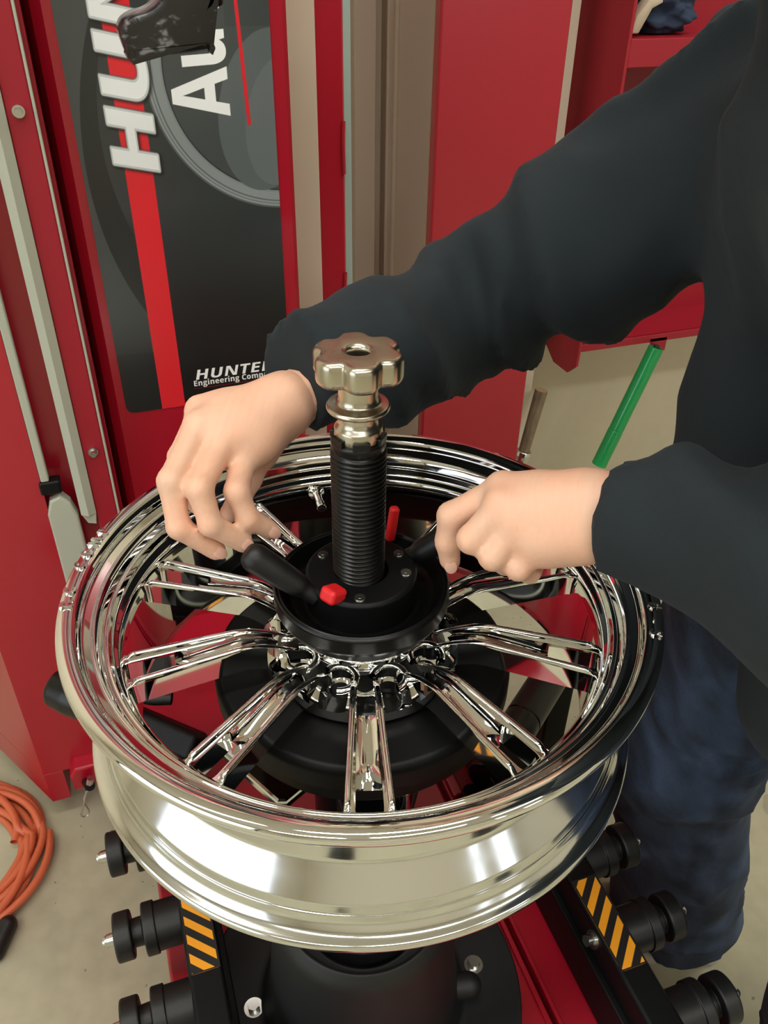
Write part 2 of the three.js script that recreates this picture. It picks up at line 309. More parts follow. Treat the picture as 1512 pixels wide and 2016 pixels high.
    for (const z of zs) {
      const b = side < 0 ? x0 : x1, L = (u0, u1, ro) => between(V3(b + side * u0, .43, z), V3(b + side * u1, .43, z), ro, ro, 36);
      const prof = [[0, -.002], [.0235, -.002], [.0235, .024, .002], [.0255, .024, .001], [.0255, .036, .002], [.021, .036, .001], [.014, .037, .001], [.0135, .047, .001], [.0235, .047, .0025], [.0235, .064, .0025], [0, .064]];
      const ro = P('roller', alongAxis(lathe(prof, 40), V3(b, .425, z), V3(side, 0, 0)), M.rubber, changer);
      P('nut', merge([alongAxis(new THREE.CylinderGeometry(.0068, .0075, .008, 6).translate(0, .068, 0), V3(b, .425, z), V3(side, 0, 0)), alongAxis(new THREE.SphereGeometry(.0052, 12, 8).translate(0, .0725, 0), V3(b, .425, z), V3(side, 0, 0))]), M.zinc, ro);
    }
  };
  arm(-.202, -.170, -1, [-.068, .027, .113], [.015, .10]);
  arm(.180, .212, 1, [.098, .182, .267], [.13, .225]);
  P('bolt', hexBolt(V3(-.226, .30, .05), V3(-1, 0, 0), .007, .01), M.zinc, base);
  // bearing housing in front of the spindle
  const hc = PY(715, 1915, .40);
  const hous = P('bearing_housing', lathe([[.0, .352], [.16, .352, .002], [.16, .366, .002], [.100, .369, .006], [.092, .40, .012], [.080, .535, .012], [.073, .548, .004], [.069, .544, .002], [.066, .515, .003], [.052, .515, .002], [.050, .535, .002], [.044, .536, .001], [.043, .52], [0, .52]], 72).translate(hc.x, 0, hc.z), M.blackMatte);
  P('seal_ring', lathe([[.0495, .5355], [.0450, .5355], [.0450, .5375], [.0495, .5375], [.0495, .5355]], 64).translate(hc.x, 0, hc.z), M.grey, hous);
  for (const q of [[932, 1900], [500, 1985]]) P('bolt', hexBolt(PY(q[0], q[1], .368), V3(0, 1, 0), .0065, .007), M.zinc, hous);
  const pl = PY(912, 1950, .385); P('plug', merge([alongAxis(new THREE.CapsuleGeometry(.013, .03, 8, 20), V3(pl.x - .008, .385, pl.z - .006), V3(1, .1, .25))]), M.blackMatte, hous);
  // spindle column and platter the wheel sits on
  P('spindle_column', lathe([[.0, .35], [.062, .35], [.062, .372, .004], [.05, .38, .004], [.05, .66], [0, .66]], 48), M.blackSatin);
  P('platter', lathe([[0, .655], [.10, .655, .003], [.128, .67, .006], [.1325, .69, .003], [.1325, .709, .004], [.128, .7145, .002], [0, .7145]], 96), M.black);
  const b0 = PY(455, 1445, .60), b1 = PY(578, 1552, .60), dir = b1.clone().sub(b0).normalize(), pe = V3(-dir.z, 0, dir.x).multiplyScalar(.02);
  const s2 = (a, k) => [a.x + pe.x * k, a.z + pe.z * k];
  P('clamp_jaw', planExtrude([s2(b0, 1), s2(b1, 1), s2(b1.clone().addScaledVector(dir, .006), .7), s2(b1.clone().addScaledVector(dir, .006), -1), s2(b0, -1)], .588, .60, .003), M.chromeSoft);
  const ct = PY(790, 1575, .56);
  P('chrome_fitting', merge([between(V3(ct.x, .50, ct.z), V3(ct.x, .59, ct.z), .011, .011, 20), alongAxis(new THREE.TorusGeometry(.011, .003, 8, 20).rotateX(Math.PI / 2), V3(ct.x, .585, ct.z), V3(0, 1, 0))]), M.chromeSoft);
  const bb = PY(725, 1575, .56); P('valve_block', bx(bb.x - .028, bb.x + .022, .40, .565, bb.z - .03, bb.z + .03, .006), M.black);
  P('hose', tube([V3(ct.x + .03, .60, ct.z - .01), V3(ct.x + .015, .575, ct.z - .005), V3(ct.x + .005, .54, ct.z), V3(ct.x - .03, .45, ct.z + .01)], .007, 30, 10), M.rubber);
  // bead roller arm sticking out on the left
  const r0 = PY(112, 1352, .45), r1 = PY(335, 1448, .45), rd = r1.clone().sub(r0).normalize();
  const br = P('bead_roller', alongAxis(lathe([[0, 0], [.026, 0, .006], [.028, .03, .003], [.024, .10, .003], [.02, .11], [0, .11]], 40), r0, rd), M.blackSatin);
  P('roller_arm_block', alongAxis(new RoundedBoxGeometry(.034, .13, .034, 3, .008).translate(0, .155, 0), r0, rd), M.black, br);
  const h0 = r0.clone().addScaledVector(rd, .12);
  P('hose', tube([h0.clone().add(V3(.04, .02, -.09)), h0.clone().add(V3(.0, .03, -.085)), h0.clone().add(V3(-.01, .035, -.045)), h0.clone().add(V3(.02, .022, -.01)), h0.clone().add(V3(.05, .02, .0))], .0085, 40, 12), M.rubber, br);
  // support post of the bead roller, down to the base
  P('roller_post', between(r0.clone().addScaledVector(rd, .2), V3(-.18, .33, -.15), .014, .018, 20), M.black, br);
  // pinned lug with its wire clip, low on the left
  const lg = V3(-.34, .10, ZP + .005);
  const lug = P('lug', extrude([[-.018, -.02], [.03, -.02], [.03, .03], [-.01, .03], [-.02, .012]], .03, .004).translate(lg.x + .01, lg.y + .01, lg.z - .01), M.red);
  P('pin', between(V3(lg.x + .012, lg.y + .006, lg.z + .02), V3(lg.x + .02, lg.y + .03, lg.z + .05), .008, .008, 16), M.black, lug);
  P('wire_clip', tube([V3(0, 0, 0), V3(-.006, -.018, .004), V3(-.013, -.036, .008), V3(-.016, -.047, .01), V3(-.008, -.05, .01), V3(-.004, -.042, .008), V3(-.008, -.02, .004), V3(.002, .0, 0)].map(v => v.add(V3(lg.x + .012, lg.y + .016, lg.z + .045))), .0014, 50, 8), M.zinc, lug);
  P('pin_head', alongAxis(new THREE.CylinderGeometry(.006, .006, .012, 6), V3(lg.x + .022, lg.y + .04, lg.z + .048), V3(.3, 1, 0)), M.zinc, lug);
  // black cylinder on the right of the base
  const c0 = PY(1092, 1318, .40), c1 = PY(985, 1486, .40), cd = c1.clone().sub(c0), n0 = c0.clone().addScaledVector(cd, -.25), n1 = c1.clone().addScaledVector(cd, .25);
  const cl = n1.distanceTo(n0), mid = cl * .58;
  const cyl = P('air_cylinder', alongAxis(lathe([[0, 0], [.0245, 0, .003], [.0245, mid - .0015, .0008], [.0232, mid, .0004], [.0245, mid + .0015, .0008], [.0245, cl, .003], [0, cl]], 40), n0, n1.clone().sub(n0)), M.blackSatin);
  P('cylinder_bracket', bx(n0.x - .02, n0.x + .02, .04, .40, n0.z - .03, n0.z + .01, .004), M.black, cyl);
  P('cylinder_foot', between(n1.clone().add(V3(-.01, -.02, .0)), V3(n1.x - .02, .34, n1.z + .01), .016, .016, 16), M.black, cyl);
  // mounting head hanging from an arm on the tower, in front of the decal
  const zm = -.30, q = (x, y) => { const v = PZ(x, y, zm); return [v.x, v.y]; };
  const hs = [[240, 78], [237, 62], [243, 44], [262, 30], [292, 20], [318, 0], [345, -40], [440, -60], [436, 0], [428, 22], [418, 34], [418, 62], [421, 90], [414, 100], [268, 116], [254, 112]].map(a => q(a[0], a[1]));
  const wear = dataTex(256, (x, y) => { const n = fbm(x, y, 6, 4), s = fbm(x * .999, y, 14, 3, 8); const k = clamp((n + s * .7 - .10) * 600, 0, 95); return [13 + k, 13 + k, 15 + k]; });
  const hg = extrude(new THREE.Shape(new THREE.SplineCurve(hs.map(a => new THREE.Vector2(...a)).concat([new THREE.Vector2(...hs[0])])).getPoints(120)), .05, .006, 4).translate(0, 0, zm - .05);
  { const pp = hg.attributes.position, uu = hg.attributes.uv; for (let i = 0; i < pp.count; i++) uu.setXY(i, pp.getX(i) * 7 + pp.getZ(i) * 4, pp.getY(i) * 12); }
  const mh = P('mount_head', creased(hg, .7), phys({ map: wear, roughness: .28, clearcoat: .4, clearcoatRoughness: .15 })); mh.userData.label = 'scuffed glossy black mounting head';
  const a0 = q(392, -40); P('head_shaft', bx(a0[0] - .02, a0[0] + .02, a0[1] - .02, 1.62, zm - .044, zm - .006, .004), M.blackSatin, mh);
  P('head_arm', bx(a0[0] - .03, a0[0] + .03, 1.56, 1.62, -.55, zm + .03, .006), M.red, mh);
}

// ---------------------------------------------------------------- wheel
const LIP = .80;
const wheel = thing('alloy_wheel', 'mirror-polished ten-spoke alloy wheel lying flat on the clamping platter', 'wheel', V3(0, LIP, 0));
const font = await new FontLoader().loadAsync('fonts/droid/droid_sans_bold.typeface.json');
{
  const rimPts = [[.2285, -.018, 0], [.2345, -.0125, .002], [.2445, -.0115, .002], [.2472, -.0075, .002], [.2466, -.0028, .0022], [.2438, -.0004, .002], [.2395, .0006, .002], [.2350, 0, .002], [.2320, -.0022, .0012], [.2299, -.0055, .001], [.2285, -.0112, .0015], [.2215, -.0150, .002], [.2192, -.0135, .0008], [.2165, -.017, .002], [.2135, -.0250, .0015], [.2108, -.0242, .0008], [.2085, -.0315, .002], [.2035, -.0360, .0016], [.2012, -.041, .002], [.2000, -.049, .0015], [.1985, -.128, .003], [.203, -.141, .003], [.2165, -.145, 0]];
  mesh('rim', new THREE.LatheGeometry(profile(rimPts, false, 5), 640), M.chrome, wheel);
  const barPts = [[.2165, -.145, 0], [.2405, -.145, .002], [.2437, -.1405, .003], [.2425, -.1355, .002], [.2355, -.1325, .003], [.2305, -.1265, .003], [.2290, -.1195, .001], [.2275, -.1185, .001], [.2262, -.1100, .0012], [.2085, -.0850, .003], [.2075, -.0600, .004], [.2215, -.0400, .003], [.2265, -.034, .002], [.2285, -.018, 0]];
  mesh('barrel', new THREE.LatheGeometry(profile(barPts, false, 5), 320), M.barrel, wheel).userData.label = 'brushed outer barrel';
  // twin-rail spokes
  const top = r => r > .112 ? -.0365 - (r - .112) * .02 : r > .062 ? -.0365 - .020 * Math.pow((.112 - r) / .05, 1.6) : -.0565 - (.062 - r) * .1;
  const half = r => .0118 + (.0180 - .0118) * Math.max(0, (r - .085) / .118) - (r < .085 ? (.085 - r) * .06 : 0);
  const gap = r => .0066 + (.0098 - .0066) * Math.max(0, (r - .085) / .118);
  function rail(side) {
    const N = 60, rows = [];
    for (let i = 0; i <= N; i++) {
      const r = .060 + (.2045 - .060) * i / N, e = Math.max(0, (r - .194) / .0105);
      const fl = 1 - Math.sqrt(Math.max(0, 1 - e * e)), o = half(r) + .009 * fl, inn = gap(r) - .006 * fl, ob = half(r) + .002 * fl;
      const sm = (a, b, v) => { const t = Math.min(1, Math.max(0, (v - a) / (b - a))); return t * t * (3 - 2 * t); };
      const st = .0042 * sm(.095, .125, r) + .0002, T = top(r), L = T - st, Tb = T - (st - .0002) * sm(.1935, .1985, r), B = T - .0245 - .004 * (r < .1 ? (.1 - r) / .04 : 0), f = Math.min(.0017, (Tb - L) * .8 + .0004), bw = Math.min(.0046, o - inn - .0012), g = .0004;
      // outer bead, then a lower flat towards the slot
      const sec = [[inn, B], [o, B], [o, L - .0007], [o, L - .0001], [ob + .0001, L], [ob, Tb - f], [ob - f * .13, Tb - f * .5], [ob - f * .5, Tb - f * .13], [ob - f, Tb], [ob - bw + f, Tb], [ob - bw + f * .5, Tb - f * .13], [ob - bw + f * .13, Tb - f * .5], [ob - bw, Tb - f], [ob - bw - .0002, L], [inn + g, L], [inn, L - g]];
      rows.push(sec.map(([t, y]) => V3(side * t, y, r)));
    }
    const pos = [], quad = (a, b, c, d) => { for (const v of side > 0 ? [a, b, c, a, c, d] : [a, c, b, a, d, c]) pos.push(v.x, v.y, v.z); }, n = 16;
    for (let i = 0; i < N; i++) for (let k = 0; k < n; k++) quad(rows[i][k], rows[i][(k + 1) % n], rows[i + 1][(k + 1) % n], rows[i + 1][k]);
    for (const R of [rows[0].slice().reverse(), rows[N]]) for (let k = 1; k < n - 1; k++) for (const v of side > 0 ? [R[0], R[k], R[k + 1]] : [R[0], R[k + 1], R[k]]) pos.push(v.x, v.y, v.z);
    const g = new THREE.BufferGeometry(); g.setAttribute('position', new THREE.BufferAttribute(new Float32Array(pos), 3)); g.computeVertexNormals(); return creased(g, .6);
  }
  function web() {   // sloping floor of the groove between the rails, with a scooped end
    const N = 30, pos = [], uvp = [], rows = [];
    for (let i = 0; i <= N; i++) { const r = .066 + (.162 - .066) * i / N, wI = gap(r) + .0005, y = top(r) - .007 - .010 * Math.min(1, Math.max(0, (r - .085) / .07)); const row = [];
      for (let k = 0; k <= 8; k++) { const t = -1 + k / 4, cut = -.008 * (1 - t * t) * Math.pow(i / N, 3); row.push(V3(t * wI, y - .0022 * (1 - t * t), r + cut)); } rows.push(row); }
    const T = (a, b, c) => pos.push(a.x, a.y, a.z, b.x, b.y, b.z, c.x, c.y, c.z);
    for (let i = 0; i < N; i++) for (let k = 0; k < 8; k++) { T(rows[i][k], rows[i + 1][k], rows[i + 1][k + 1]); T(rows[i][k], rows[i + 1][k + 1], rows[i][k + 1]); }
    const dn = v => V3(v.x, v.y - .014, v.z);
    for (let k = 0; k < 8; k++) { const a = rows[N][k], b = rows[N][k + 1]; T(a, dn(a), dn(b)); T(a, dn(b), b); }
    for (let i = 0; i < N; i++) { T(dn(rows[i][0]), dn(rows[i][8]), dn(rows[i + 1][8])); T(dn(rows[i][0]), dn(rows[i + 1][8]), dn(rows[i + 1][0])); }
    const g = new THREE.BufferGeometry(); g.setAttribute('position', new THREE.BufferAttribute(new Float32Array(pos), 3)); g.computeVertexNormals(); return creased(g, .5);
  }
  const spokeGeo = merge([rail(1), rail(-1), web()]);
  const PH = -TURN;   // one spoke points at the camera side
  for (let k = 0; k < 10; k++) { const s = mesh('spoke', spokeGeo, M.chrome, wheel); s.rotation.y = TURN + k * Math.PI / 5; }
  // hub with scalloped lug pockets
  const ev = new Evaluator(); ev.useGroups = false; ev.attributes = ['position', 'normal', 'uv'];
  let hub = new Brush(lathe([[.034, -.0845], [.086, -.0845, .002], [.0885, -.081, .002], [.0885, -.066, .003], [.080, -.0565, .003], [.034, -.0565]].concat([[.034, -.0845]]), 120)); hub.updateMatrixWorld();
  for (let k = 0; k < 10; k++) {
    const a = TURN + (k + .5) * Math.PI / 5, dir = V3(Math.sin(a), 0, Math.cos(a)), c = dir.clone().multiplyScalar(.0645);
    for (const g of [new THREE.CylinderGeometry(.0134, .0118, .02, 40).translate(c.x, -.061, c.z), new THREE.CylinderGeometry(.0090, .0090, .06, 24).translate(c.x, -.08, c.z), new THREE.CylinderGeometry(.0125, .0115, .02, 40).scale(1, 1, 1.5).translate(0, 0, .020).rotateY(a).translate(c.x, -.0612, c.z)]) {
      const b = new Brush(g); b.updateMatrixWorld(); hub = ev.evaluate(hub, b, SUBTRACTION);
    }
  }
  hub.geometry.computeVertexNormals();
  mesh('hub', creased(clean(hub.geometry), .5), M.chrome, wheel);
  for (let k = 0; k < 10; k++) {
    const a = TURN + (k + .5) * Math.PI / 5;
    const t = new THREE.TorusGeometry(.0138, .0030, 16, 48, Math.PI * 1.3).rotateX(Math.PI / 2).rotateY(-Math.PI * .15 + Math.PI).translate(0, -.0560, .0655).rotateY(a);
    mesh('lug_seat', t, M.chrome, wheel);
  }
  mesh('centre_bore', lathe([[.0335, -.0845], [.036, -.0845], [.036, -.05, .001], [.052, -.048, .002], [.0535, -.056], [.0335, -.056], [.0335, -.0845]], 64), M.chrome, wheel);
  // valve stem on the inner barrel
  const vr = ray(622, 968); { // nearest far-side hit of the inner barrel
    const A = vr.x * vr.x + vr.z * vr.z, B = 2 * (CAM.x * vr.x + CAM.z * vr.z), Cc = CAM.x * CAM.x + CAM.z * CAM.z - .199 * .199, t = (-B + Math.sqrt(B * B - 4 * A * Cc)) / (2 * A);
    const h = CAM.clone().addScaledVector(vr, t), inn = V3(-h.x, -.012, -h.z).normalize(); h.y -= LIP;
    const v = mesh('valve_stem', alongAxis(lathe([[0, -.002], [.0085, -.002], [.0085, .003, .001], [.006, .005, .001], [.0045, .006], [.0042, .020], [.0050, .021, .0005], [.0050, .029, .001], [0, .029]], 24), h, inn), M.chromeSoft, wheel);
  }
  // raised lettering on the lip
  const letters = [];
  const ringText = (txt, a0, rr, size, step) => { let a = a0; for (const ch of txt) { if (ch !== ' ') {
    const g = new TextGeometry(ch, { font, size, depth: .0024, curveSegments: 5, bevelEnabled: true, bevelThickness: .0003, bevelSize: .00025, bevelSegments: 2 });
    g.computeBoundingBox(); const b = g.boundingBox; g.translate(-(b.min.x + b.max.x) / 2, 0, 0); g.rotateX(-Math.PI / 2); g.rotateY(Math.PI); // base towards the hub
    g.rotateY(Math.PI); g.translate(0, 0, -rr); g.rotateY(a); g.translate(0, -.0004, 0); letters.push(g); } a += step; } };
  const angOf = (x, y) => { const v = PY(x, y, LIP); return Math.atan2(-v.x, -v.z); };
  const aR = angOf(128, 1192), aP = angOf(214, 1050);
  ringText('RC COMP', aR, .2345, .0098, (aP - aR) / 6);
  const aS = angOf(1296, 1250); ringText('6-S', aS - 2 * (aP - aR) / 6, .2345, .0098, (aP - aR) / 6);
  mesh('lettering', merge(letters), M.chrome, wheel).userData.label = 'raised letters on the polished lip';
}

// ---------------------------------------------------------------- clamping shaft with knob, and the quick nut
const shaft = thing('clamping_shaft', 'black threaded clamping shaft topped by a nickel lobed knob', 'clamping shaft', O(-.003, .715, 0));
{
  const y = v => v - .715;
  const pts = [[0, y(.716), 0], [.0195, y(.716), 0]]; const n = 30, y0 = .80, y1 = .926, p = (y1 - y0) / n; pts.push([.0195, y(y0), 0]);
  for (let i = 0; i < n; i++) { const b = y(y0 + i * p); pts.push([.0192, b + p * .08, 0], [.0212, b + p * .32, 0], [.0216, b + p * .5, 0], [.0212, b + p * .68, 0], [.0192, b + p * .92, 0]); }
  pts.push([.0195, y(.927), 0], [.021, y(.929), 0], [.021, y(.934), .0008], [.0185, y(.936), 0], [0, y(.936), 0]);
  mesh('thread', lathe(pts, 64), M.blackSatin, shaft);
  for (let k = 0; k < 6; k++) { const a = TURN + (k + .5) * Math.PI / 3; mesh('castellation', bx(-.0065, .0065, 0, .0065, .0172, .0208, .001).rotateY(a).translate(0, y(.934), 0), M.blackSatin, shaft); }
  mesh('collar', lathe([[0, y(.933)], [.0178, y(.933)], [.0185, y(.9395), .001], [.0180, y(.945), .001], [.0150, y(.9485), .0015], [.0142, y(.951), .001], [.0140, y(.9585), .001], [.0225, y(.9595), .001], [.0238, y(.9615), .0012], [.0228, y(.9640), .001], [.0160, y(.9655), .002], [.0145, y(.969), .0015], [.0145, y(.984)], [0, y(.984)]], 56), M.nickel, shaft);
  const s = new THREE.Shape(), N = 144; for (let i = 0; i <= N; i++) { const a = i / N * Math.PI * 2, m = Math.PI / 3, e = ((a % m) + m) % m - m / 2, r = .0325 - .0062 * Math.exp(-Math.pow(e / .21, 2)); i ? s.lineTo(r * Math.cos(a), r * Math.sin(a)) : s.moveTo(r, 0); }
  const hole = new THREE.Path(); hole.absarc(0, 0, .0088, 0, Math.PI * 2, true); s.holes.push(hole);
  const kg = new THREE.ExtrudeGeometry(s, { depth: .010, bevelEnabled: true, bevelThickness: .0055, bevelSize: .0045, bevelOffset: -.0035, bevelSegments: 6, curveSegments: 24 }).rotateX(-Math.PI / 2).rotateY(TURN).translate(0, y(.9905), 0);
  mesh('knob', creased(kg, .7), M.nickel, shaft);
  mesh('knob_bore', lathe([[.0001, y(.988)], [.0095, y(.988)]], 24), M.black, shaft);
}
const nut = thing('quick_nut', 'black clamping nut with two handles and red release levers, seated in the wheel centre', 'clamping nut', O(-.001, .744, 0));
{
  const y = v => v - .744;
  mesh('cup', lathe([[.024, y(.751)], [.040, y(.7505), .002], [.066, y(.766), .003], [.0735, y(.779), .002], [.0745, y(.782), .001], [.0745, y(.795), .0015], [.0725, y(.797), .0008], [.0712, y(.795), .0006], [.0695, y(.7965), .0008], [.0680, y(.793), .001], [.062, y(.781), .004], [.050, y(.778)], [.024, y(.778)], [.024, y(.751)]], 96), M.blackSatin, nut);
  mesh('nut_body', lathe([[.0225, y(.776)], [.0468, y(.776)], [.0468, y(.806), .001], [.0445, y(.8085), .0012], [.0225, y(.8085)], [.0225, y(.776)]], 80), M.black, nut);
  const ctr = nut.position;
  for (const q of [[623, 1087], [798, 1127], [709, 1168], [778, 1092]]) { const v = PY(q[0], q[1], .809).sub(ctr); v.y = y(.8085); const h = Math.hypot(v.x, v.z); v.x *= .0375 / h; v.z *= .0375 / h;
    mesh('screw', merge([new THREE.CylinderGeometry(.0044, .0048, .0012, 20).translate(0, .0006, 0), new THREE.CylinderGeometry(.0018, .0018, .0016, 6).translate(0, .0006, 0)]).translate(v.x, v.y, v.z), M.zinc, nut); }
  const hi = PY(612, 1168, .802).sub(ctr), ho = PY(492, 1092, .838).sub(ctr);
  const HP = [[0, 0], [.006, 0], [.0072, .012, .002], [.0105, .018, .003], [.0122, .04, .004]];
  for (const sgn of [1, -1]) {
    const a = V3(hi.x * sgn, hi.y, hi.z * sgn), b = V3(ho.x * sgn, ho.y, ho.z * sgn), L = a.distanceTo(b);
    mesh('handle', alongAxis(lathe([[0, -.006], [.0075, -.006], [.0075, .006, .002], [.0098, .012, .003], [.0118, L * .6, .004], [.0122, L - .003, .005], [.0085, L + .004, .005], [0, L + .005]], 32), a, b.clone().sub(a)), M.rubber, nut);
  }
  // red levers
  const l1 = PY(656, 1170, .812).sub(ctr);
  mesh('release_lever', new RoundedBoxGeometry(.018, .013, .016, 3, .004).rotateZ(-.35).rotateY(.5).translate(l1.x, y(.812), l1.z), M.redPlastic, nut);
  const l2 = PY(772, 1042, .806).sub(ctr);
  mesh('release_lever', new RoundedBoxGeometry(.0085, .036, .008, 3, .003).rotateZ(-.12).translate(l2.x, y(.812), l2.z), M.redPlastic, nut);
}

// ---------------------------------------------------------------- shelf rack on the right, with what it holds
const ZS = -.764;
const rack = thing('wall_rack', 'red steel shelf rack on the cream wall with scalloped lower edge', 'shelf rack');
{
  const xl = .680, xr = 1.35, zb = ZS - .16;
  mesh('side_panel', extrude([[ZS, 1.7], [zb, 1.7], [zb, .60], [zb + .03, .545], [zb + .075, .518], [ZS - .03, .520], [ZS - .002, .545], [ZS, .58]].map(p => [-p[0], p[1]]), .006, .001).rotateY(Math.PI / 2).translate(xl, 0, 0), M.redFlat, rack);
  mesh('side_panel', bx(xr, xr + .006, .53, 1.7, zb, ZS), M.redFlat, rack);
  mesh('back_panel', bx(xl + .004, xr, .55, 1.7, zb, zb + .006), M.redFlat, rack);
  mesh('shelf', merge([bx(xl + .006, xr, 1.062, 1.102, ZS - .006, ZS, .001), bx(xl + .006, xr, 1.094, 1.1012, zb + .004, ZS - .005)]), M.redFlat, rack);
  mesh('shelf', merge([bx(xl + .006, xr, .552, .568, ZS - .05, ZS - .044, .001), bx(xl + .006, xr, .560, .568, zb + .004, ZS - .046)]), M.redFlat, rack);
  mesh('hook_tab', extrude([[.872, .560], [.915, .560], [.915, .53], [.905, .520], [.893, .522], [.885, .535]], .006, .001).translate(0, 0, ZS - .05), M.redFlat, rack);
  mesh('mount_bracket', bx(.9, 1.1, .7, 1.5, WALL_Z, zb + .002, .003), M.redFlat, rack);
}
function cloth(cx, cy, cz, rx, ry, rz, sd) {
  const g = new THREE.SphereGeometry(1, 64, 44), p = g.attributes.position;
  for (let i = 0; i < p.count; i++) { const v = V3().fromBufferAttribute(p, i), n = noise.noise(v.x * 1.6 + sd, v.y * 2.2, v.z * 1.6) * .42 + noise.noise(v.x * 4 + sd, v.y * 5, v.z * 4) * .16, k = 1 + n;
    p.setXYZ(i, cx + v.x * rx * k, Math.max(cy - ry * .8, cy + v.y * ry * k), cz + v.z * rz * k); }
  g.computeVertexNormals(); return g;
}
{
  const sp = PZ(1285, 40, ZS - .07);
  tag(mesh('folded_rags', merge([cloth(sp.x + .01, 1.102 + .035, ZS - .075, .058, .042, .05, 1), cloth(sp.x + .0, 1.102 + .10, ZS - .08, .06, .04, .05, 5)]), M.navy), 'crumpled navy blue rags heaped on the red shelf', 'rags');
  const tb = PZ(1262, 45, ZS - .03);
  tag(mesh('glove', creased(extrude([[-.022, -.022], [-.006, -.022], [.012, .012], [.03, .02], [.028, .03], [.006, .03], [-.016, .004]], .025, .006), .7).translate(tb.x, 1.128, ZS - .045), M.canvas), 'pale tan work glove tucked beside the navy rags', 'glove');
}
{ // green tube hanging at the rack's lower edge
  const a = PZ(1292, 684, ZS - .03), b = PZ(1179, 915, ZS - .02), d = b.clone().sub(a), L = d.length();
  const g = thing('green_tube', 'translucent green plastic tube leaning out below the red shelf', 'tube', a);
  mesh('tube_wall', alongAxis(new THREE.LatheGeometry(profile([[.0135, 0, 0], [.0158, 0, .001], [.0158, L * .68, .0005], [.0153, L * .682, .0003], [.0153, L * .69, .0003], [.0162, L * .692, .0005], [.0162, L, .001], [.0140, L, .001], [.0135, 0, 0]]), 40), V3(0, 0, 0), d), M.green, g);
  mesh('core', alongAxis(new THREE.CylinderGeometry(.0062, .0062, L * .95, 20).translate(-.006, L * .46, -.004), V3(0, 0, 0), d), M.greenCore, g);
}
{ // wooden-handled hammer standing behind the wheel
  const t = PZ(1066, 768, -.836), b = PZ(1030, 892, -.826), d = b.clone().sub(t).normalize(), L = t.distanceTo(b), foot = t.clone().addScaledVector(d, t.y / -d.y);
  const g = thing('hammer', 'worn wooden hammer handle with chrome ferrule standing by the red cover panel', 'hammer', V3(foot.x, 0, foot.z));
  const lo = v => v.clone().sub(g.position);
  mesh('handle', between(lo(b), lo(t), .0115, .0135, 28), M.wood, g);
  mesh('handle_end', between(lo(t.clone().addScaledVector(d, .0005)), lo(t.clone().addScaledVector(d, -.0012)), .0132, .0125, 28), M.woodEnd, g);
  mesh('ferrule', alongAxis(lathe([[.010, -.008], [.0175, -.006, .002], [.0185, .004, .003], [.0165, .012, .002], [.0165, .05, .002], [.012, .055]], 32), lo(b), d), M.chromeSoft, g);
  mesh('shaft', between(lo(b.clone().addScaledVector(d, .05)), lo(foot.clone().addScaledVector(d, -.05)), .012, .012, 20), M.grey, g);
  mesh('head', bx(-.02, .02, .0, .05, -.055, .055, .006), M.zinc, g);
}
{ // orange cord coiled on the floor
  const c = PY(-108, 1706, 0); c.y = 0;
  const g = thing('extension_cord', 'orange extension cord coiled on the concrete floor', 'cord', c), pts = [];
  const turns = 11, n = 34;
  for (let i = 0; i <= turns * n; i++) { const t = i / n, a = t * Math.PI * 2, k = Math.floor(t), f = t - k, h = j => (Math.sin(j * 12.9898) * 43758.5453) % 1;
    const wob = h(k + 1) * (1 - f) + h(k + 2) * f; const R = .128 + .026 * wob + .010 * Math.sin(a * 2 + k) ; const yy = .007 + .009 * Math.abs(h(k * 3 + 1)) * (1 + .6 * Math.sin(a + k * 2)) + (k % 3) * .007;
    pts.push(V3(Math.cos(a) * R * 1.05 + .012 * h(k + 7), yy, Math.sin(a) * R + .010 * h(k + 11))); }
  mesh('cord', tube(pts, .0062, turns * 60, 10), M.orange, g);
  const e = PY(12, 1848, .012).sub(c); mesh('plug', alongAxis(new THREE.CapsuleGeometry(.014, .04, 6, 16), V3(e.x - .006, .015, e.z), V3(.5, .1, -1)), M.rubber, g);
}

